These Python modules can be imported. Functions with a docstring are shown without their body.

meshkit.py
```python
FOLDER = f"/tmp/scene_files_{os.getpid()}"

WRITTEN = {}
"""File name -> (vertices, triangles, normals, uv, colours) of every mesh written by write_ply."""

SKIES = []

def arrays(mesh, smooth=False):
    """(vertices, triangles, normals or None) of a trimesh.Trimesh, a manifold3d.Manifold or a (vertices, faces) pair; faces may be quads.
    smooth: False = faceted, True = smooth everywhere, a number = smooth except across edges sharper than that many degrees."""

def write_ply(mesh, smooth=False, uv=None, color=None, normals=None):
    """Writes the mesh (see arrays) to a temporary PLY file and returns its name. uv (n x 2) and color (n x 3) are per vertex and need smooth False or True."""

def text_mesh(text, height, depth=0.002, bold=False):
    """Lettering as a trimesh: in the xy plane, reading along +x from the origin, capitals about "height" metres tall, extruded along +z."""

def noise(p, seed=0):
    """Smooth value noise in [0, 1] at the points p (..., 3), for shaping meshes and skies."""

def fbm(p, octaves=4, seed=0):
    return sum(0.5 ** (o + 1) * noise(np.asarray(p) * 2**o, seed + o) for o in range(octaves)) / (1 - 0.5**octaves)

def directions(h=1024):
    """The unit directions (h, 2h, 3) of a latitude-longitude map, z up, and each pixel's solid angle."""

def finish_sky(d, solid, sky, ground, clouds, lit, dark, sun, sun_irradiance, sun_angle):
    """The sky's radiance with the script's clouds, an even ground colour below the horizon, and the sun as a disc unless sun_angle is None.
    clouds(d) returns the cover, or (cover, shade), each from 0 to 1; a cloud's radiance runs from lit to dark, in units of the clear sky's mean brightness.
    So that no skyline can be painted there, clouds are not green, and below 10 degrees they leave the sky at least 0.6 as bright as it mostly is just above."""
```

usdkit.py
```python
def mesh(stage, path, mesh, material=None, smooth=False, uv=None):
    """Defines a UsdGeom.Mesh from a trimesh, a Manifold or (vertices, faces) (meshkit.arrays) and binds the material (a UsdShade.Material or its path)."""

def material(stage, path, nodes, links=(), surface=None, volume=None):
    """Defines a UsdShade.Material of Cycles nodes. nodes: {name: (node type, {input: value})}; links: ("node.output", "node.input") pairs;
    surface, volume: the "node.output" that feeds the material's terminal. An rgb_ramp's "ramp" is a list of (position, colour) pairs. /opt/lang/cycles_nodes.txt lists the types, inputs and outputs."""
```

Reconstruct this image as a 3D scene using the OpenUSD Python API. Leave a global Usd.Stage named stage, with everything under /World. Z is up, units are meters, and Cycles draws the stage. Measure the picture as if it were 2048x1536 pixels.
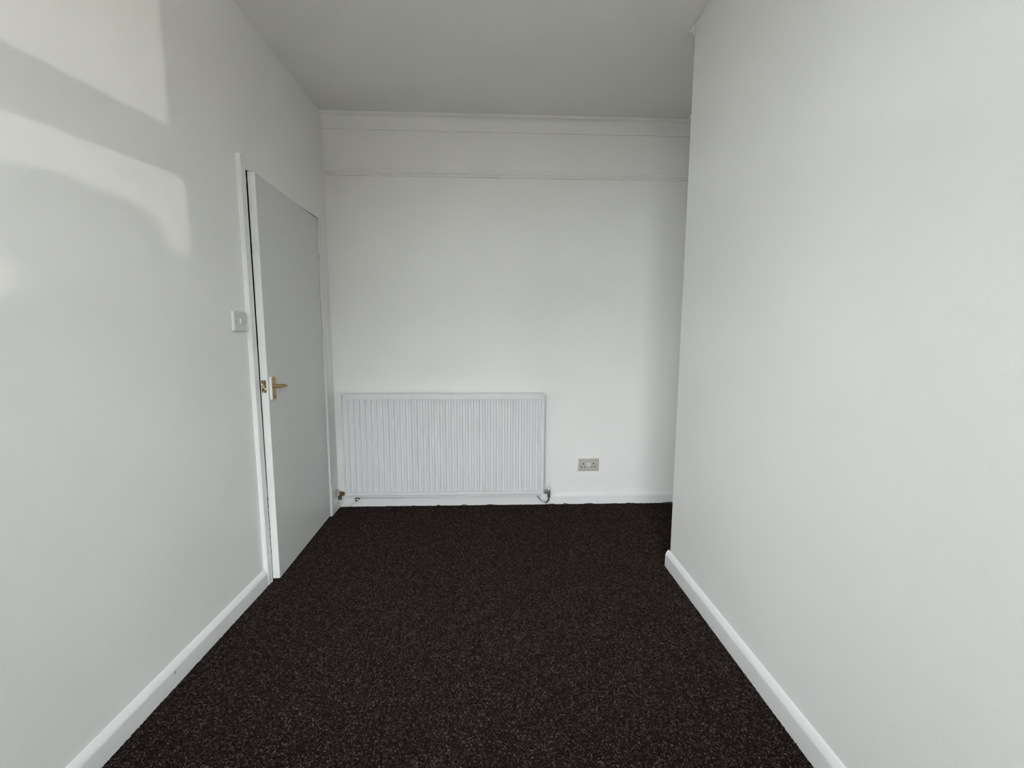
import math, random
import numpy as np, trimesh, usdkit
from shapely.geometry import Polygon, box as sbox
from pxr import Gf, Sdf, Usd, UsdGeom, UsdLux, UsdShade, Vt

random.seed(7); rng = np.random.default_rng(7)
stage = Usd.Stage.CreateInMemory()
UsdGeom.SetStageUpAxis(stage, 'Z'); UsdGeom.SetStageMetersPerUnit(stage, 1.0)
UsdGeom.Xform.Define(stage, '/World'); UsdGeom.Scope.Define(stage, '/World/Looks')

# ------------------------------------------------------------------ camera
F_PX, YAW, PITCH, ROLL, EYE = 830.417, 0.0384913, 0.1116721, 0.0032455, 1.2
cy, sy, cp, sp = math.cos(YAW), math.sin(YAW), math.cos(PITCH), math.sin(PITCH)
fwd = np.array([sy*cp, cy*cp, -sp]); right0 = np.array([cy, -sy, 0.]); up0 = np.cross(right0, fwd)
right = math.cos(ROLL)*right0 + math.sin(ROLL)*up0; up = -math.sin(ROLL)*right0 + math.cos(ROLL)*up0
cam = UsdGeom.Camera.Define(stage, '/World/camera')
cam.AddTransformOp().Set(Gf.Matrix4d(*right, 0, *up, 0, *(-fwd), 0, 0, 0, EYE, 1))
cam.CreateHorizontalApertureAttr(36.0); cam.CreateVerticalApertureAttr(27.0)
cam.CreateFocalLengthAttr(36.0*F_PX/2048); cam.CreateClippingRangeAttr((0.05, 1000.0))
cam.CreateExposureAttr(0.77)

# ------------------------------------------------------------------ daylight
def aim(prim, travel, pos=(0, 0, 0)):
    z = -np.asarray(travel, float); z /= np.linalg.norm(z)
    x = np.cross([0, 0, 1.], z); x /= np.linalg.norm(x); y = np.cross(z, x)
    prim.AddTransformOp().Set(Gf.Matrix4d(*x, 0, *y, 0, *z, 0, *pos, 1))
SKY, GLINT = 10.0, 27000.0
# the bright overcast sky over the street, as one broad area light far outside the window
sky = UsdLux.RectLight.Define(stage, '/World/sky_light')
sky.CreateWidthAttr(40.0); sky.CreateHeightAttr(14.0); sky.CreateIntensityAttr(SKY); sky.CreateColorAttr(Gf.Vec3f(0.97, 1.0, 1.025))
aim(sky, (0, 1, -0.40), (-4.0, -10.5, 7.3))
# unseen small light for sun mirrored in from the street, lights the left wall
glint = UsdLux.SphereLight.Define(stage, '/World/unseen_sun_glint')
glint.CreateRadiusAttr(0.03); glint.CreateIntensityAttr(GLINT); glint.CreateColorAttr(Gf.Vec3f(1, 0.97, 0.9))
glint.AddTranslateOp().Set((6.6, -9.0, 0.8))

# ------------------------------------------------------------------ sizes of the room
A, B, D, H = 1.1189, 0.9070, 2.8876, 2.6228      # left wall at x=-A, right wall at x=B, back wall at y=D, ceiling at z=H
DR, ALC, FR = 2.0250, 1.30, -0.78                # far corner of the right wall, right side of the alcove, inner face of the window wall
SK, SKH = 0.018, 0.086

# ------------------------------------------------------------------ materials
def paint(name, col, rough=0.5, spec=0.5, bump=0.0, scale=300.0, dist=0.001, var=0.0, metal=0.0, coat=0.0):
    n = {'p': ('principled_bsdf', {'base_color': col, 'roughness': rough, 'specular_ior_level': spec, 'metallic': metal, 'coat_weight': coat, 'coat_roughness': 0.25})}
    l = []
    if bump or var:
        n['g'] = ('geometry', {})
    if bump:
        n['t'] = ('noise_texture', {'scale': scale, 'detail': 1.0, 'roughness': 0.6})
        n['b'] = ('bump', {'strength': bump, 'distance': dist})
        l += [('g.position', 't.vector'), ('t.fac', 'b.height'), ('b.normal', 'p.normal')]
    if var:
        n['t2'] = ('noise_texture', {'scale': 2.5, 'detail': 1.0})
        n['r'] = ('rgb_ramp', {'ramp': [(0.3, tuple(c*(1-var) for c in col)), (0.7, tuple(min(1, c*(1+var)) for c in col))]})
        l += [('g.position', 't2.vector'), ('t2.fac', 'r.fac'), ('r.color', 'p.base_color')]
    return usdkit.material(stage, '/World/Looks/' + name, n, l, surface='p.BSDF')
M = {
    'wall': paint('wall_paint', (0.895, 0.888, 0.868), 0.42, 0.4, 0.25, 420, 0.0006, 0.012),
    'ceil': paint('ceiling_paint', (0.90, 0.893, 0.86), 0.8, 0.2, 0.3, 260, 0.0008, 0.015),
    'gloss': paint('trim_gloss', (0.84, 0.845, 0.84), 0.32, 0.5, 0.15, 60, 0.0008),
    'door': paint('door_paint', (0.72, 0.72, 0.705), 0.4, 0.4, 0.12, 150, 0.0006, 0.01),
    'edge': paint('door_edge_paint', (0.84, 0.845, 0.83), 0.35, 0.5, 0.2, 40, 0.001),
    'rad': paint('radiator_enamel', (0.77, 0.77, 0.785), 0.35, 0.5),
    'plastic': paint('white_plastic', (0.80, 0.80, 0.78), 0.35, 0.5),
    'switch': paint('switch_plastic', (0.66, 0.67, 0.64), 0.35, 0.5),
    'cream': paint('aged_plastic', (0.50, 0.475, 0.43), 0.45, 0.5, var=0.06),
    'brass': paint('worn_brass', (0.46, 0.33, 0.15), 0.34, 0.5, 0.2, 90, 0.001, 0.35, metal=0.9),
    'tarnish': paint('tarnished_brass', (0.17, 0.125, 0.065), 0.5, 0.5, 0.3, 120, 0.001, 0.5, metal=0.7),
    'chrome': paint('dull_chrome', (0.42, 0.42, 0.42), 0.28, 0.5, metal=0.9),
    'dark': paint('hole_shade_and_clip', (0.02, 0.02, 0.02), 0.7, 0.2),
    'screw': paint('screw_steel', (0.16, 0.15, 0.13), 0.4, 0.5, metal=0.5),
    'scuff': paint('scuffed_paint', (0.86, 0.86, 0.85), 0.5),
    'paving': paint('paving', (0.64, 0.60, 0.53), 0.9, 0.2, 0.5, 8, 0.01, 0.1),
    'blocker_stone': paint('blocker_stone', (0.70, 0.67, 0.61), 0.9, 0.2, 0.5, 12, 0.01, 0.1),  # pale stone colour of the light blockers outside
    'leaf': paint('blocker_green', (0.05, 0.09, 0.03), 0.7, 0.3, 0.6, 40, 0.02, 0.3),  # dark green of the unseen glint blocker
    'backing': paint('carpet_backing', (0.010, 0.007, 0.0065), 0.95, 0.05),
}
M['glass'] = usdkit.material(stage, '/World/Looks/window_glass', {
    't': ('transparent_bsdf', {'color': (0.97, 0.98, 0.975)}), 'g': ('glossy_bsdf', {'roughness': 0.0, 'color': (1, 1, 1)}),
    'f': ('fresnel', {'IOR': 1.45}), 'm': ('mix_closure', {})},
    [('f.fac', 'm.fac'), ('t.BSDF', 'm.closure1'), ('g.BSDF', 'm.closure2')], surface='m.closure')
M['pile'] = usdkit.material(stage, '/World/Looks/carpet_yarn', {
    'g': ('geometry', {}), 'v': ('voronoi_texture', {'scale': 270.0}), 'c': ('separate_color', {}),
    'r': ('rgb_ramp', {'ramp': [(0.0, (0.0080, 0.0047, 0.0043)), (0.45, (0.0145, 0.0088, 0.0080)), (0.72, (0.030, 0.0200, 0.0178)), (0.90, (0.066, 0.048, 0.043)), (1.0, (0.150, 0.118, 0.104))]}),
    'p': ('principled_bsdf', {'roughness': 0.9, 'specular_ior_level': 0.12})},
    [('g.position', 'v.vector'), ('v.color', 'c.color'), ('c.r', 'r.fac'), ('r.color', 'p.base_color')], surface='p.BSDF')

# ------------------------------------------------------------------ helpers
used = {}
def numbered(parent, name):
    k = (parent, name); n = used.get(k, 0); used[k] = n + 1
    return f'{parent}/{name}' + (f'_{n:03d}' if n else '')
def keys(p, **kw):
    for k, v in kw.items():
        if v: p.SetCustomDataByKey(k, v)
    return p
def obj(name, mesh, mat, parent=None, smooth=False, **kw):
    if isinstance(mesh, (list,)): mesh = trimesh.util.concatenate(mesh)
    path = numbered(str(parent.GetPath()) if parent else '/World', name)
    p = usdkit.mesh(stage, path, mesh, M[mat], smooth).GetPrim()
    return keys(p, **kw)
def thing(name, loc=None, **kw):
    x = UsdGeom.Xform.Define(stage, numbered('/World', name))
    if loc is not None: x.AddTranslateOp().Set(tuple(map(float, loc)))
    return keys(x.GetPrim(), **kw)
def bx(x0, x1, y0, y1, z0, z1, c=0.0):
    """A box, its edges chamfered by c."""
    lo, hi = np.array([x0, y0, z0], float), np.array([x1, y1, z1], float)
    if not c:
        m = trimesh.creation.box(hi - lo); m.apply_translation((lo + hi)/2); return m
    pts = []
    for i in range(3):
        l2, h2 = lo + c, hi - c; l2[i], h2[i] = lo[i], hi[i]
        pts += [[(l2, h2)[a][0], (l2, h2)[b][1], (l2, h2)[k][2]] for a in (0, 1) for b in (0, 1) for k in (0, 1)]
    return trimesh.convex.convex_hull(np.array(pts))
def ex(poly, depth, o, u, v, w):
    """A polygon in the plane (o; u, v) extruded by depth along w."""
    if not isinstance(poly, Polygon): poly = Polygon(poly)
    m = trimesh.creation.extrude_polygon(poly, depth, engine='earcut')
    T = np.eye(4); T[:3, 0], T[:3, 1], T[:3, 2], T[:3, 3] = u, v, w, o
    m.apply_transform(T)
    if np.linalg.det(T[:3, :3]) < 0: m.invert()
    return m
X, Y, Z = np.eye(3)
def tube(points, r, n=12, cap=True):
    p = np.asarray(points, float); t = np.gradient(p, axis=0); t /= np.linalg.norm(t, axis=1, keepdims=True)
    ref = np.array([0.31, 0.95, 0.02]); a = np.cross(t, ref); a /= np.linalg.norm(a, axis=1, keepdims=True); b = np.cross(t, a)
    an = np.arange(n)*2*np.pi/n; r = np.broadcast_to(r, (len(p),))
    v = (p[:, None] + r[:, None, None]*(np.cos(an)[None, :, None]*a[:, None] + np.sin(an)[None, :, None]*b[:, None])).reshape(-1, 3)
    f = []
    for i in range(len(p)-1):
        for j in range(n):
            k = (j+1) % n; f += [[i*n+j, i*n+k, (i+1)*n+k], [i*n+j, (i+1)*n+k, (i+1)*n+j]]
    if cap:
        c0, c1 = len(v), len(v)+1; v = np.vstack([v, p[0], p[-1]])
        for j in range(n):
            k = (j+1) % n; f += [[c0, k, j], [c1, (len(p)-1)*n+j, (len(p)-1)*n+k]]
    m = trimesh.Trimesh(v, f, process=False); m.fix_normals(); return m
def curve(ctrl, n=24):
    from scipy.interpolate import CubicSpline
    c = np.asarray(ctrl, float); s = np.r_[0, np.cumsum(np.linalg.norm(np.diff(c, axis=0), axis=1))]
    return CubicSpline(s, c)(np.linspace(0, s[-1], n))
def lathe(profile, o, axis, n=20):
    """A (distance along the axis, radius) profile turned about an axis through o."""
    prof = np.asarray(profile, float); axis = np.asarray(axis, float)/np.linalg.norm(axis)
    return tube(np.asarray(o) + prof[:, :1]*axis, prof[:, 1], n) if len(prof) > 1 else None
def turned(profile, o, axis, n=20):
    m = trimesh.creation.revolve(np.array([[max(r, 0), h] for h, r in profile]), sections=n)
    T = trimesh.geometry.align_vectors([0, 0, 1], axis); T[:3, 3] = o
    m.apply_transform(T); m.fix_normals(); return m
STRUCT = 'structure'

# ------------------------------------------------------------------ floor, ceiling, walls
obj('floor', bx(-A-0.9, ALC+0.2, FR-0.25, D+0.25, -0.12, 0.0), 'backing', kind=STRUCT, label='dark brown carpeted floor of the empty room', category='floor')
obj('ceiling', bx(-A-0.9, ALC+0.25, FR-0.3, D+0.3, H, H+0.25), 'ceil', kind=STRUCT, label='plain off-white plastered ceiling', category='ceiling')
DY0, DY1, DZ = 1.962, 2.712, 1.932                # door opening in the left wall
hole = Polygon([(FR-0.25, 0), (FR-0.25, H), (D+0.25, H), (D+0.25, 0), (DY1+0.025, 0), (DY1+0.025, DZ+0.025), (DY0-0.023, DZ+0.025), (DY0-0.015, 0)])
obj('wall_left', ex(hole, 0.12, (-A-0.12, 0, 0), Y, Z, X), 'wall', kind=STRUCT, label='white painted left wall with the door in it', category='wall')
obj('wall_back', bx(-A, ALC+0.25, D, D+0.25, 0, H), 'wall', kind=STRUCT, label='white painted end wall behind the radiator', category='wall')
obj('wall_right', bx(B, ALC+0.25, FR-0.25, DR, 0, H, 0.003), 'wall', kind=STRUCT, label='plain white right wall that ends in a sharp corner', category='wall')
obj('wall_alcove', bx(ALC, ALC+0.25, DR, D, 0, H), 'wall', kind=STRUCT, label='short white wall at the side of the alcove', category='wall')
# the unlit hallway behind the door
hall = [bx(-A-0.92, -A-0.86, FR-0.25, D+0.25, 0, H), bx(-A-0.86, -A-0.12, D+0.19, D+0.25, 0, H), bx(-A-0.86, -A-0.12, FR-0.25, FR-0.19, 0, H)]
obj('wall_hallway', hall, 'wall', kind=STRUCT, label='walls of the dark hallway behind the door', category='wall')
# window wall behind the camera
WX0, WX1, WZ0, WZ1 = -1.06, 0.79, 0.45, 2.42
front = Polygon([(-A, 0), (B, 0), (B, H), (-A, H)], [[(WX0, WZ0), (WX1, WZ0), (WX1, WZ1), (WX0, WZ1)]])
obj('wall_front', ex(front, 0.17, (0, FR, 0), X, Z, -Y), 'wall', kind=STRUCT, label='white painted window wall', category='wall')
w1 = thing('window_1', kind=STRUCT, label='white casement window with two fanlights', category='window')
yw0, yw1 = FR-0.17, FR-0.11
def frame(x0, x1, z0, z1, t, ya, yb, tl=None, tr=None, tt=None, tb=None):
    tl, tr, tt, tb = (t if q is None else q for q in (tl, tr, tt, tb))
    return ex(Polygon([(x0, z0), (x1, z0), (x1, z1), (x0, z1)], [[(x0+tl, z0+tb), (x1-tr, z0+tb), (x1-tr, z1-tt), (x0+tl, z1-tt)]]), ya-yb, (0, ya, 0), X, Z, -Y)
obj('window_frame', [frame(WX0, WX1, WZ0, WZ1, 0.045, yw1, yw0), bx(WX0+.04, WX1-.04, yw0, yw1, 1.537, 1.60), bx(-0.055, -0.005, yw0, yw1, WZ0+.04, 1.54), bx(-0.055, -0.005, yw0, yw1, 1.59, WZ1-.04)], 'gloss', w1)
for x0, x1 in ((WX0+.045, -0.055), (-0.005, WX1-.045)):
    s = obj('fanlight', frame(x0, x1, 1.60, WZ1-.045, 0.031, yw1+.012, yw0+.0, tb=0.052), 'gloss', w1)
    obj('pane', bx(x0+.035, x1-.035, yw0+.025, yw0+.029, 1.64, WZ1-.08), 'glass', s)
    obj('pane', bx(x0-.004, x1+.004, yw0+.025, yw0+.029, WZ0+.041, 1.541), 'glass', w1)
obj('window_sill', bx(WX0-.05, WX1+.05, FR-0.11, FR+0.09, WZ0-.03, WZ0, 0.004), 'gloss', w1)

# ------------------------------------------------------------------ the unseen street, with blockers that shape the light
obj('pavement', bx(-14, 16, -24, FR-0.25, -0.25, -0.10), 'paving', kind=STRUCT, label='paved street outside the window', category='pavement')
obj('unseen_low_blocker', [bx(-6, 2.86, -4.1, -3.9, -0.1, 1.02, 0.01), bx(2.86, 3.4, -4.15, -3.85, -0.1, 1.12, 0.01)], 'blocker_stone', kind=STRUCT, label='unseen low blocker outside that cuts the glint on the left wall', category='wall')  # out of view, placed to cut the lower edge of the glint patches
blob = Polygon([(1.2, -.1), (1.2, 1.27), (1.64, 1.297), (1.705, 1.309), (1.747, 1.314), (1.785, 1.306), (1.832, 1.300), (1.862, 1.290), (1.883, 1.272), (1.894, 1.245), (1.898, 1.205), (1.905, 1.0), (1.90, -.1)])
notch = Polygon([(1.60, 1.212), (1.664, 1.175), (1.706, 1.139), (1.66, 1.118), (1.60, 1.10)])
blob = blob.buffer(-.01).buffer(.01).difference(notch)
obj('added_sky_blocker', [bx(-4.0, -0.6, -10.3, -9.6, -0.1, 1.5, 0.02), bx(-0.6, 2.4, -10.3, -9.6, -0.1, 4.6, 0.02), bx(2.4, 14.0, -10.3, -9.6, -0.1, 2.6, 0.02)], 'blocker_stone', kind=STRUCT, label='added blocks out of view that dim the end wall', category='light_blocker')  # added blocks, heights chosen to dim sky light on the end wall
obj('unseen_glint_blocker', ex(blob, 0.12, (0, -2.6, 0), X, Z, np.array([4.75, -6.4, -0.45])/7.98), 'leaf', label='unseen blocker outside the window, cut to shape the glint on the left wall', category='shrub', kind=STRUCT)  # unseen; outline and notch drawn to shape the glint on the left wall

# ------------------------------------------------------------------ skirting boards, coving, picture rail
prof = [(0, 0), (SK, 0), (SK, 0.060), (SK-0.002, 0.067), (SK-0.006, 0.074), (SK-0.011, 0.081), (SK-0.015, 0.0845), (0.001, 0.086), (0, 0.086)]
TRIM = dict(kind=STRUCT, category='skirting board')
bl = obj('baseboard_left', ex(prof, 1.925-FR, (-A, FR, 0), X, Z, Y), 'gloss', smooth=35, label='white skirting board along the left wall up to the door', **TRIM)
obj('baseboard_left', ex(prof, D-2.752, (-A, 2.752, 0), X, Z, Y), 'gloss', smooth=35, label='short piece of white skirting between the door and the end wall', **TRIM)
obj('baseboard_back', ex(prof, A+ALC-SK, (-A+SK, D, 0), -Y, Z, X), 'gloss', smooth=35, label='white skirting board under the radiator', **TRIM)
prof_r = [(x, z*0.0934/0.086) for x, z in prof]
obj('baseboard_right', [ex(prof_r, DR-FR+SK-0.002, (B, FR, 0), -X, Z, Y), ex(prof_r, ALC-B, (B, DR, 0), Y, Z, X)], 'gloss', smooth=35,
    label='white skirting board along the plain right wall, turning its corner', **TRIM)
obj('baseboard_alcove', ex(prof, D-DR-2*SK, (ALC, DR+SK, 0), -X, Z, Y), 'gloss', smooth=35, label='white skirting board at the side of the alcove', **TRIM)
nail = turned([(0, 0), (0, .005), (.0028, .0048), (.0032, 0)], (-A+SK-.001, 1.345, 0.057), X, 12)
obj('nail_head', nail, 'cream', bl)
CVD, CVH = 0.047, 0.0907
def cove(extra=0):
    pts = [(0, 0), (CVD, 0), (CVD, -0.013)]
    for k in range(13):                           # hollow quarter from the ceiling flange to the wall flange
        t = k/12*math.pi/2
        pts.append((CVD-0.004-(CVD-0.012)*math.sin(t), -(CVH-0.012) + (CVH-0.028)*math.cos(t)))
    pts += [(0.008, -CVH), (0, -CVH)]
    return pts
COV = dict(kind=STRUCT, category='coving')
obj('trim_1', [ex(cove(), A+ALC, (-A, D, H), -Y, Z, X)], 'wall', smooth=30, label='white hollow coving along the top of the end wall', **COV)
obj('trim_2', [ex(cove(), D-DR, (ALC, DR, H), -X, Z, Y)], 'wall', smooth=30, label='coving along the side of the alcove', **COV)
obj('trim_3', [ex([(0, 0), (.047, 0), (.047, -.009), (.030, -.0155), (.013, -.029), (.005, -.045), (0, -.048)], ALC-B+0.003, (B-0.003, DR+0.003, H-0.001), Y, Z, X)], 'wall', smooth=30, label='cut end of coving peeping out behind the top of the right wall corner', **COV)
rail = [(0, 0), (0.006, 0), (0.010, 0.003), (0.012, 0.009), (0.009, 0.0115), (0.013, 0.014), (0.019, 0.018), (0.020, 0.023), (0.015, 0.0265), (0.0115, 0.029), (0.0115, 0.040), (0.006, 0.045), (0, 0.045)]
obj('trim_4', ex(rail, A+ALC, (-A, D, 2.2485), -Y, Z, X), 'wall', smooth=25, kind=STRUCT, label='moulded picture rail across the end wall', category='picture rail')

# ------------------------------------------------------------------ the door
door = thing('door_1', (-A, 2.702, 0), kind=STRUCT, label='plain white flush door standing slightly ajar, with brass lever handle', category='door')
O = np.array([-A, 2.702, 0.0])
def loc(m):
    m = m.copy(); m.apply_translation(-O); return m
AT = 0.020                                         # architraves: 37 mm wide, 20 mm proud
def lean(m):                                        # the old frame is a little out of plumb on the latch side
    m.vertices[:, 1] += np.interp(m.vertices[:, 2], [0, 1.2, 2.0], [.0075, .001, -.001]); return m
def tall(x0, x1, y0, y1, z0, z1, c=0.002):          # a long board with a few cuts along its height
    zs = np.linspace(z0, z1, 9)
    ring = [(x0, y0), (x1-c, y0), (x1, y0+c), (x1, y1-c), (x1-c, y1), (x0, y1)]
    v = np.array([(x, y, z) for z in zs for x, y in ring]); n = len(ring); f = []
    for i in range(8):
        for j in range(n):
            k = (j+1) % n; f += [[i*n+j, i*n+k, i*n+n+k], [i*n+j, i*n+n+k, i*n+n+j]]
    for j in range(1, n-1): f += [[0, j+1, j], [8*n, 8*n+j, 8*n+j+1]]
    m = trimesh.Trimesh(v, f, process=False); m.fix_normals(); return m
obj('architrave', loc(lean(tall(-A, -A+AT, 1.925, 1.962, 0, 1.984))), 'gloss', door)
obj('architrave', loc(bx(-A, -A+AT, 2.7155, 2.750, 0, 1.9305, 0.002)), 'gloss', door)
obj('architrave', loc(bx(-A, -A+AT-.001, 1.9615, 2.750, 1.9308, 1.976)), 'wall', door)
obj('door_frame', [loc(lean(tall(-A-0.12, -A+.004, DY0-.022, DY0-.002, 0, DZ+.02))), loc(bx(-A-0.12, -A+.004, DY1+.003, DY1+.022, 0, DZ+.02)),
                   loc(bx(-A-0.12, -A+.004, DY0-.002, DY1+.003, DZ+.002, DZ+.02)),
                   loc(bx(-A-0.075, -A-0.045, DY0-.002, DY0+.011, 0, DZ+.002)), loc(bx(-A-0.075, -A-0.045, DY1-.010, DY1+.003, 0, DZ+.002)), loc(bx(-A-0.075, -A-0.045, DY0+.011, DY1-.01, DZ-.011, DZ+.002))], 'gloss', door)
PHI, DW, DT = 0.0523996, 0.7257, 0.0336
hx, hy = -1.1070, 2.7019
du = np.array([-math.sin(PHI), math.cos(PHI), 0]); dn = np.array([math.cos(PHI), math.sin(PHI), 0])   # along the leaf towards the hinge; out into the room
near = np.array([hx, hy, 0]) - DW*du
TD = np.eye(4); TD[:3, 0], TD[:3, 1], TD[:3, 2], TD[:3, 3] = dn, du, Z, near - O
def dl(m):
    m = m.copy(); m.apply_transform(TD); return m   # door space: x out of the face, y from the free edge to the hinge, z up
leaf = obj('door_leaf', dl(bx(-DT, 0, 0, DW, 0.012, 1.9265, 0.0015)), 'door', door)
obj('lipping', dl(bx(-DT+.0008, -.0008, -0.0006, 0.003, 0.0135, 1.925, 0.0004)), 'edge', leaf, label='glossy white door edge')
hp = obj('door_handle', [dl(bx(0, 0.0105, 0.013, 0.047, 0.9035, 1.0105, 0.001))], 'edge', door, label='white painted handle mount with worn brass plate and lever')
obj('handle_plate', dl(bx(0.0095, 0.0128, 0.0145, 0.0485, 0.9040, 1.0100, 0.001)), 'brass', hp)
zl = 0.966
boss = turned([(0, 0), (0, .0115), (.004, .0115), (.006, .0085), (.021, .0078), (.025, .0090), (.033, .0090), (.036, .006), (.036, 0)], (0.0125, 0.029, zl), X, 20)
arm_p = curve([(0.041, 0.028, zl), (0.0425, 0.040, zl+.0005), (0.0425, 0.058, zl-.001), (0.041, 0.080, zl-.0035), (0.039, 0.100, zl-.006)], 16)
arm = tube(arm_p, np.interp(np.linspace(0, 1, 16), [0, .15, .30, .36, .42, .50, .93, 1], [.0070, .0066, .0058, .0084, .0076, .0082, .0068, .0062]), 14)
obj('lever', [dl(boss), dl(arm)], 'brass', hp, smooth=40)
for z in (0.915, 0.999):
    obj('screw', dl(turned([(0, 0), (0, .0035), (.0012, .003), (.0016, 0)], (0.0125, 0.0315, z), X, 12)), 'tarnish', hp)
lp = obj('latch_plate', dl(bx(-0.0285, -0.0085, -0.0019, 0.002, 0.938, 0.996, 0.0004)), 'tarnish', door)
obj('latch_bolt', dl(ex([(-.024, 0), (-.013, 0), (-.013, -.0035), (-.024, -.0095)], .018, (0, -.0015, .958), X, Y, Z)), 'brass', lp)
for z in (0.946, 0.988):
    obj('screw', dl(turned([(0, 0), (0, .004), (.001, .0035), (.0013, 0)], (-0.0185, -.0018, z), -Y, 12)), 'brass', lp)
obj('paint_fleck', [dl(bx(-0.027, -0.021, -0.0024, -.001, 0.974, 0.982)), dl(bx(-0.016, -0.009, -0.0024, -.001, 0.952, 0.960)), dl(bx(-.026, -.019, -.0024, -.001, .940, .943))], 'edge', lp)
obj('scuff_mark', dl(ex([(0.2758, 1.018), (0.2786, 1.019), (0.2812, 0.985), (0.2822, 0.953), (0.2800, 0.950), (0.2778, 0.984)], .0003, (-.0001, 0, 0), Y, Z, X)), 'scuff', leaf)
for z0, z1 in ((1.700, 1.785), (0.232, 0.307)):
    k = [turned([(0, 0), (0, .0052), ((z1-z0)/5-.0012, .0052), ((z1-z0)/5-.0012, 0)], (hx+.0055, hy+.0075, z0+i*(z1-z0)/5), Z, 12) for i in range(5)]
    k += [bx(hx-.002, hx+.0015, hy-.006, hy+.012, z0, z1)]
    obj('hinge', [loc(m) for m in k], 'gloss', door, smooth=40)

# ------------------------------------------------------------------ the light switch
lx = -A
sw = thing('light_switch', (lx, 1.8625, 1.265), label='small square white light switch beside the door frame', category='light switch')
SO = np.array([lx, 1.8625, 1.265]); sl = lambda m: (m.apply_translation(-SO), m)[1]
obj('pattress', sl(bx(lx, lx+0.008, 1.8185, 1.9065, 1.2225, 1.3085, 0.002)), 'plastic', sw)
fp = obj('faceplate', sl(bx(lx+0.007, lx+0.0125, 1.8185, 1.9065, 1.2225, 1.3085, 0.0025)), 'switch', sw)
rk = ex([(0, -.011), (.0035, -.0105), (.0062, .0105), (0, .011)], .0105, (lx+.0115, 1.8575, 1.2655), X, Z, Y)
obj('rocker', sl(rk), 'plastic', sw)
for y in (1.834, 1.891):
    obj('screw', sl(turned([(0, 0), (0, .0026), (.0006, .0024), (.0008, 0)], (lx+.0122, y, 1.2655), X, 10)), 'screw', sw)

# ------------------------------------------------------------------ the double socket
so = thing('power_socket', (0.664, D, 0.2925), label='cream double power socket low on the end wall', category='power socket')
SO2 = np.array([0.664, D, 0.2925]); s2 = lambda m: (m.apply_translation(-SO2), m)[1]
obj('pattress', s2(bx(0.5855, 0.7395, D-.007, D, 0.2445, 0.3425, 0.002)), 'plastic', so, label='white painted surround')
obj('faceplate', s2(bx(0.5915, 0.7370, D-.0125, D-.006, 0.2475, 0.3370, 0.0025)), 'cream', so)
pf = D-.0125
px = lambda u: 0.5915 + (u-1157.3)/(1197-1157.3)*0.1455
pz = lambda v: 0.3370 - (v-918.3)/(941.5-918.3)*0.0895
for u in (1174.9, 1178.9):
    r = ex([(0, -.013), (.0028, -.0125), (.0056, .0125), (0, .013)], .0105, (px(u)-.005, pf+.0008, pz(929)), -Y, Z, X)
    obj('rocker', s2(r), 'plastic', so)
for u, v, w, h in ((1166.5, 927.8, .0062, .0105), (1186.3, 927.6, .0062, .0105), (1163.2, 933.8, .0095, .0062), (1169.2, 933.8, .0095, .0062), (1183.4, 933.7, .0095, .0062), (1188.9, 933.7, .0095, .0062)):
    obj('pin_hole_shade', s2(bx(px(u)-w/2, px(u)+w/2, pf-.0004, pf+.003, pz(v)-h/2, pz(v)+h/2)), 'dark', so)  # solid dark inlays; the shade inside the holes is put into colour
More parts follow.
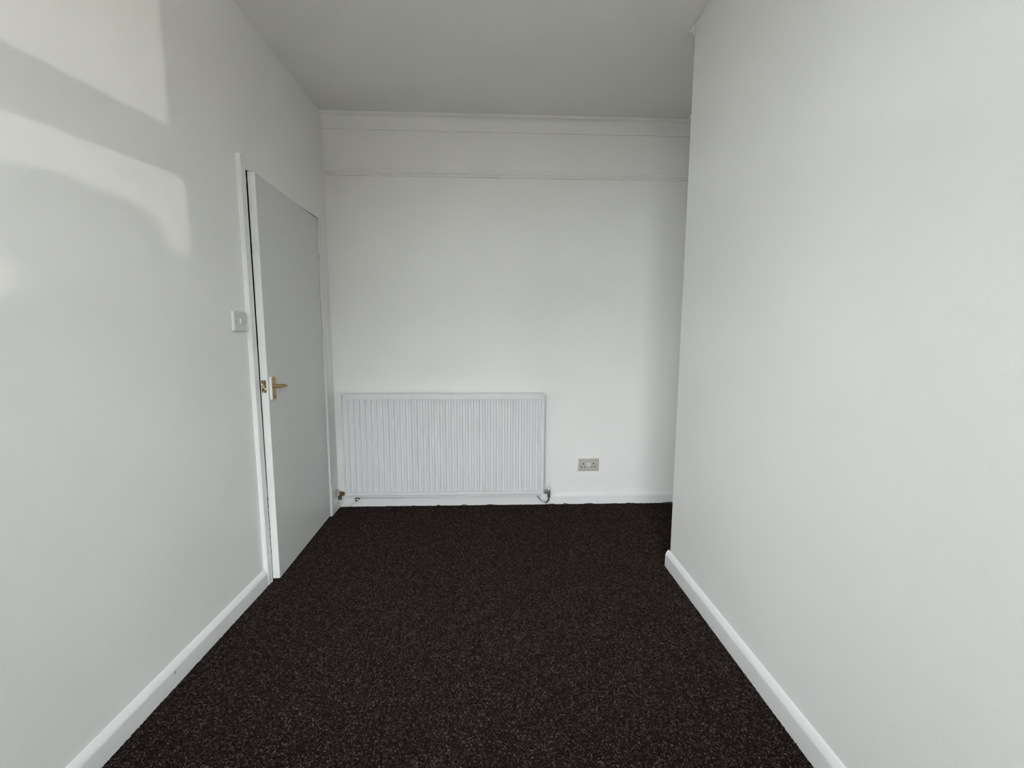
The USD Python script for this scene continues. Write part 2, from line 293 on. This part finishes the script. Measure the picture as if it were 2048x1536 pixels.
for u in (1160.6, 1192.9):
    obj('screw', s2(turned([(0, 0), (0, .0034), (.0006, .003), (.0009, 0)], (px(u), pf+.0002, pz(930.8)), -Y, 12)), 'screw', so)

# ------------------------------------------------------------------ the radiator
RX0, RX1, RZ0, RZ1 = -1.0390, 0.3315, 0.1010, 0.8215
YF = D-0.095                                        # front of its ribs
rad = thing('radiator', ((RX0+RX1)/2, D, 0), label='long white ribbed panel radiator under the picture rail', category='radiator')
RO = np.array([(RX0+RX1)/2, D, 0]); rl = lambda m: (m.apply_translation(-RO), m)[1]
DEP = 0.0110
bz1, bz0 = 0.7775, 0.1375                           # the ribs run between the two flat bands
face = [bx(RX0+.004, RX1-.004, YF+DEP, YF+DEP+.010, RZ0+.004, RZ1-.004, 0.002)]
pan = obj('front_panel', [rl(m) for m in face], 'rad', rad)
obj('top_band', rl(ex([(0, 0), (DEP+.002, 0), (DEP+.002, .0335), (.003, .0335), (0, .0310)], RX1-RX0-.028, (RX0+.014, YF, bz1+.004), Y, Z, X)), 'rad', pan)
obj('bottom_band', rl(ex([(0, 0.002), (.003, 0), (DEP+.002, 0), (DEP+.002, .0235), (0, .0210)], RX1-RX0-.028, (RX0+.014, YF, RZ0+.012), Y, Z, X)), 'rad', pan)
rim = ex(Polygon([(RX0, RZ0), (RX1, RZ0), (RX1, RZ1), (RX0, RZ1)], [[(RX0+.007, RZ0+.007), (RX1-.007, RZ0+.007), (RX1-.007, RZ1-.007), (RX0+.007, RZ1-.007)]]), .010, (0, YF+.011, 0), X, Z, -Y)
obj('seam_rim', rl(rim), 'rad', rad)
NR = 35; pitch = (RX1-RX0-.028)/NR
def rib(cx):
    w0, w1, e = .0128, .0078, .012
    y0, y1 = YF+DEP+.001, YF
    p = [(cx+s*w0, y0, z) for s in (-1, 1) for z in (bz0-.004, bz1+.006)] + [(cx+s*w1, y1, z) for s in (-1, 1) for z in (bz0+e*.2, bz1+.005)]
    return trimesh.convex.convex_hull(np.array(p))
for i in range(NR):
    obj('rib', rl(rib(RX0+.014+pitch*(i+.5))), 'rad', pan)
obj('rear_panel', rl(bx(RX0+.006, RX1-.006, D-.030, D-.018, RZ0+.006, RZ1-.006, 0.003)), 'rad', rad)
for x in (RX0+.003, RX1-.0055):
    obj('side_panel', rl(bx(x, x+.0025, D-.030, YF+.012, RZ0+.012, RZ1-.004)), 'rad', rad)  # unseen closed sides, placed to darken the wall beside the radiator
obj('top_grille', [rl(bx(RX0+.006, RX1-.006, D-.028+.0, YF+.013, RZ1-.006, RZ1-.004))], 'rad', rad)
for x in (RX0+.22, RX1-.22):
    obj('wall_bracket', rl(bx(x-.02, x+.02, D-.020, D-.0006, RZ0+.08, RZ1-.10)), 'rad', rad)
obj('header_pipe', [rl(tube([(RX0+.03, D-.062, z), (RX1-.03, D-.062, z)], .012)) for z in (RZ0+.028, RZ1-.03)], 'rad', rad)
yv = D-.066
def lock_shield(x, s, mat, capmat):
    """An angle valve beside a bottom corner of the radiator; s=-1 left, 1 right."""
    z = 0.118
    v = obj('valve', [rl(turned([(0, 0), (0, .0115), (.018, .0115), (.020, .0085), (.034, .0085), (.036, .0105), (.041, .0105), (.041, 0)][::1], (x, yv, z-.028), Z, 18)),
                      rl(turned([(0, .0), (0, .009), (.016, .009), (.016, 0)], (x, yv, z), -X*s, 16))], mat, rad, smooth=40)
    obj('union_nut', rl(turned([(0, 0), (0, .0135), (.002, .0145), (.013, .0145), (.015, .0135), (.015, 0)], (x-s*.012, yv, z), -X*s, 6)), mat, v)
    obj('tail_piece', rl(tube([(x-s*.024, yv, z), (x-s*.070, yv, z)], .0085)), mat, v)
    obj('compression_nut', rl(turned([(0, 0), (0, .0115), (.014, .0125), (.014, 0)], (x, yv, z-.040), Z, 6)), mat, v)
    return v
vl = lock_shield(-1.085, -1, 'tarnish', 'gloss')
obj('valve_cap', rl(turned([(0, 0), (0, .012), (.006, .013), (.026, .011), (.030, .007), (.030, 0)], (-1.085-.010, yv-.004, .110), Z, 16)), 'cream', vl)
vr = lock_shield(0.372, 1, 'chrome', 'plastic')
obj('valve_cap', rl(turned([(0, 0), (0, .0095), (.016, .0085), (.030, .0055), (.036, .003), (.036, 0)], (0.372, yv, .131), Z, 16)), 'plastic', vr, label='white valve cap')
pl = curve([(-1.085, yv, .080), (-1.084, yv+.004, .062), (-1.076, yv+.010, .040), (-1.060, yv+.016, .0265), (-1.040, yv+.020, .0245), (-1.015, yv+.024, .037), (-.985, yv+.028, .058), (-.955, yv+.034, .080), (-.930, D-.024, .098)], 40)
obj('pipe', rl(tube(pl, .0052)), 'gloss', rad, smooth=60, label='white painted supply pipe')
ring = lambda c, ax, r, w: turned([(0, 0), (0, r), (w, r), (w, 0)], c, ax, 14)
i0, i1 = 27, 31
obj('pipe_clip', [rl(ring(pl[i]-.004*(pl[i+1]-pl[i])/np.linalg.norm(pl[i+1]-pl[i]), pl[i+1]-pl[i], .0085, .008)) for i in (i0, i1)] + [rl(bx(pl[i0][0]-.006, pl[i0][0]+.006, pl[i0][1], D-.018, pl[i0][2]+.004, pl[i0][2]+.030))], 'tarnish', rad)
pr = curve([(0.372, yv, .080), (0.371, yv, .062), (0.364, yv+.006, .044), (0.349, yv+.012, .034), (0.330, yv+.018, .040), (0.311, yv+.024, .056), (0.293, yv+.030, .080), (.285, D-.024, .100)], 32)
obj('pipe', rl(tube(pr, .0050)), 'chrome', rad, smooth=60, label='bare metal supply pipe')
obj('pipe_clip', rl(ring((.2745, yv+.02, .0905), Z, .007, .010)), 'dark', rad)

# ------------------------------------------------------------------ the carpet pile
pitch_c = 0.0052
xs = np.arange(-A+.002, ALC, pitch_c); ys = np.arange(0.55, D, pitch_c*.9)
gx, gy = np.meshgrid(xs, ys); gx = gx + (np.arange(len(ys)) % 2)[:, None]*pitch_c/2
p = np.stack([gx.ravel(), gy.ravel()], 1) + rng.normal(0, .0011, (gx.size, 2))
ok = (p[:, 0] > -A+SK-.004) & (p[:, 0] < ALC-SK) & (p[:, 1] < D-SK+.003) & ~((p[:, 0] > B-SK+.003) & (p[:, 1] < DR+SK-.003)) & (p[:, 1] > .55)
ok |= (p[:, 0] > -A-.02) & (p[:, 0] <= -A+SK) & (p[:, 1] > 1.965) & (p[:, 1] < 2.712)
p = p[ok]
from meshkit import noise
clump = noise(np.c_[p*45, np.zeros(len(p))], 3)*.6 + noise(np.c_[p*140, np.zeros(len(p))], 5)*.4
kind = rng.integers(0, 3, len(p))
z0 = rng.normal(0, .0005, len(p)) + .0006*(clump-.5)
edge = np.clip((p[:, 1] - (D-SK-.010))/.010, 0, 1)*(np.abs(p[:, 0]-.1) < 1.2)
z0 += edge*np.clip(noise(np.c_[p[:, :1]*22, np.zeros((len(p), 2))], 9)-.62, 0, 1)*.022
pile = UsdGeom.PointInstancer.Define(stage, '/World/carpet_pile')
keys(pile.GetPrim(), label='dark brown flecked loop pile carpet covering the whole floor', category='carpet', kind='stuff')
UsdGeom.Scope.Define(stage, '/World/carpet_pile/loops')
def tuft_mesh(seed):
    """Five small loops of yarn that stand close together."""
    q = np.random.default_rng(seed); out = []
    a = np.arange(5)*2*np.pi/5
    for k in range(5):
        c = np.array([0, 0]) if k == 0 else .0022*np.array([math.cos(k*1.571+seed), math.sin(k*1.571+seed)]) + q.normal(0, .0003, 2)
        h, r, t = q.uniform(.0032, .0052), q.uniform(.0012, .0017), q.uniform(0, 6)
        v = np.vstack([np.c_[r*f*np.cos(a+t)+c[0], r*f*.8*np.sin(a+t)+c[1], np.full(5, h*g)] for f, g in ((1, 0), (1, .62), (.6, .93))] + [[[*c, h]]])
        f = []
        for i in range(2):
            for j in range(5):
                n = (j+1) % 5; f += [[i*5+j, i*5+n, i*5+5+n], [i*5+j, i*5+5+n, i*5+5+j]]
        f += [[10+j, 10+(j+1) % 5, 15] for j in range(5)]
        out.append(trimesh.Trimesh(v, f, process=False))
    return trimesh.util.concatenate(out)
tg = []
for k, nm in enumerate(('tuft', 'tuft_001', 'tuft_002')):
    q = '/World/carpet_pile/loops/' + nm
    usdkit.mesh(stage, q, tuft_mesh(k), M['pile'], True); tg.append(Sdf.Path(q))
pile.CreatePrototypesRel().SetTargets(tg)
pile.CreateProtoIndicesAttr(Vt.IntArray.FromNumpy(kind.astype(np.int32)))
pile.CreatePositionsAttr(Vt.Vec3fArray.FromNumpy(np.c_[p, z0].astype(np.float32)))
ang = rng.random(len(p))*2*np.pi
quat = Vt.QuathArray([Gf.Quath(float(math.cos(t/2)), 0., 0., float(math.sin(t/2))) for t in ang])
pile.CreateOrientationsAttr(quat)
sc = rng.uniform(.9, 1.2, len(p))
pile.CreateScalesAttr(Vt.Vec3fArray.FromNumpy(np.c_[sc, sc, sc*rng.uniform(.8, 1.15, len(p))].astype(np.float32)))
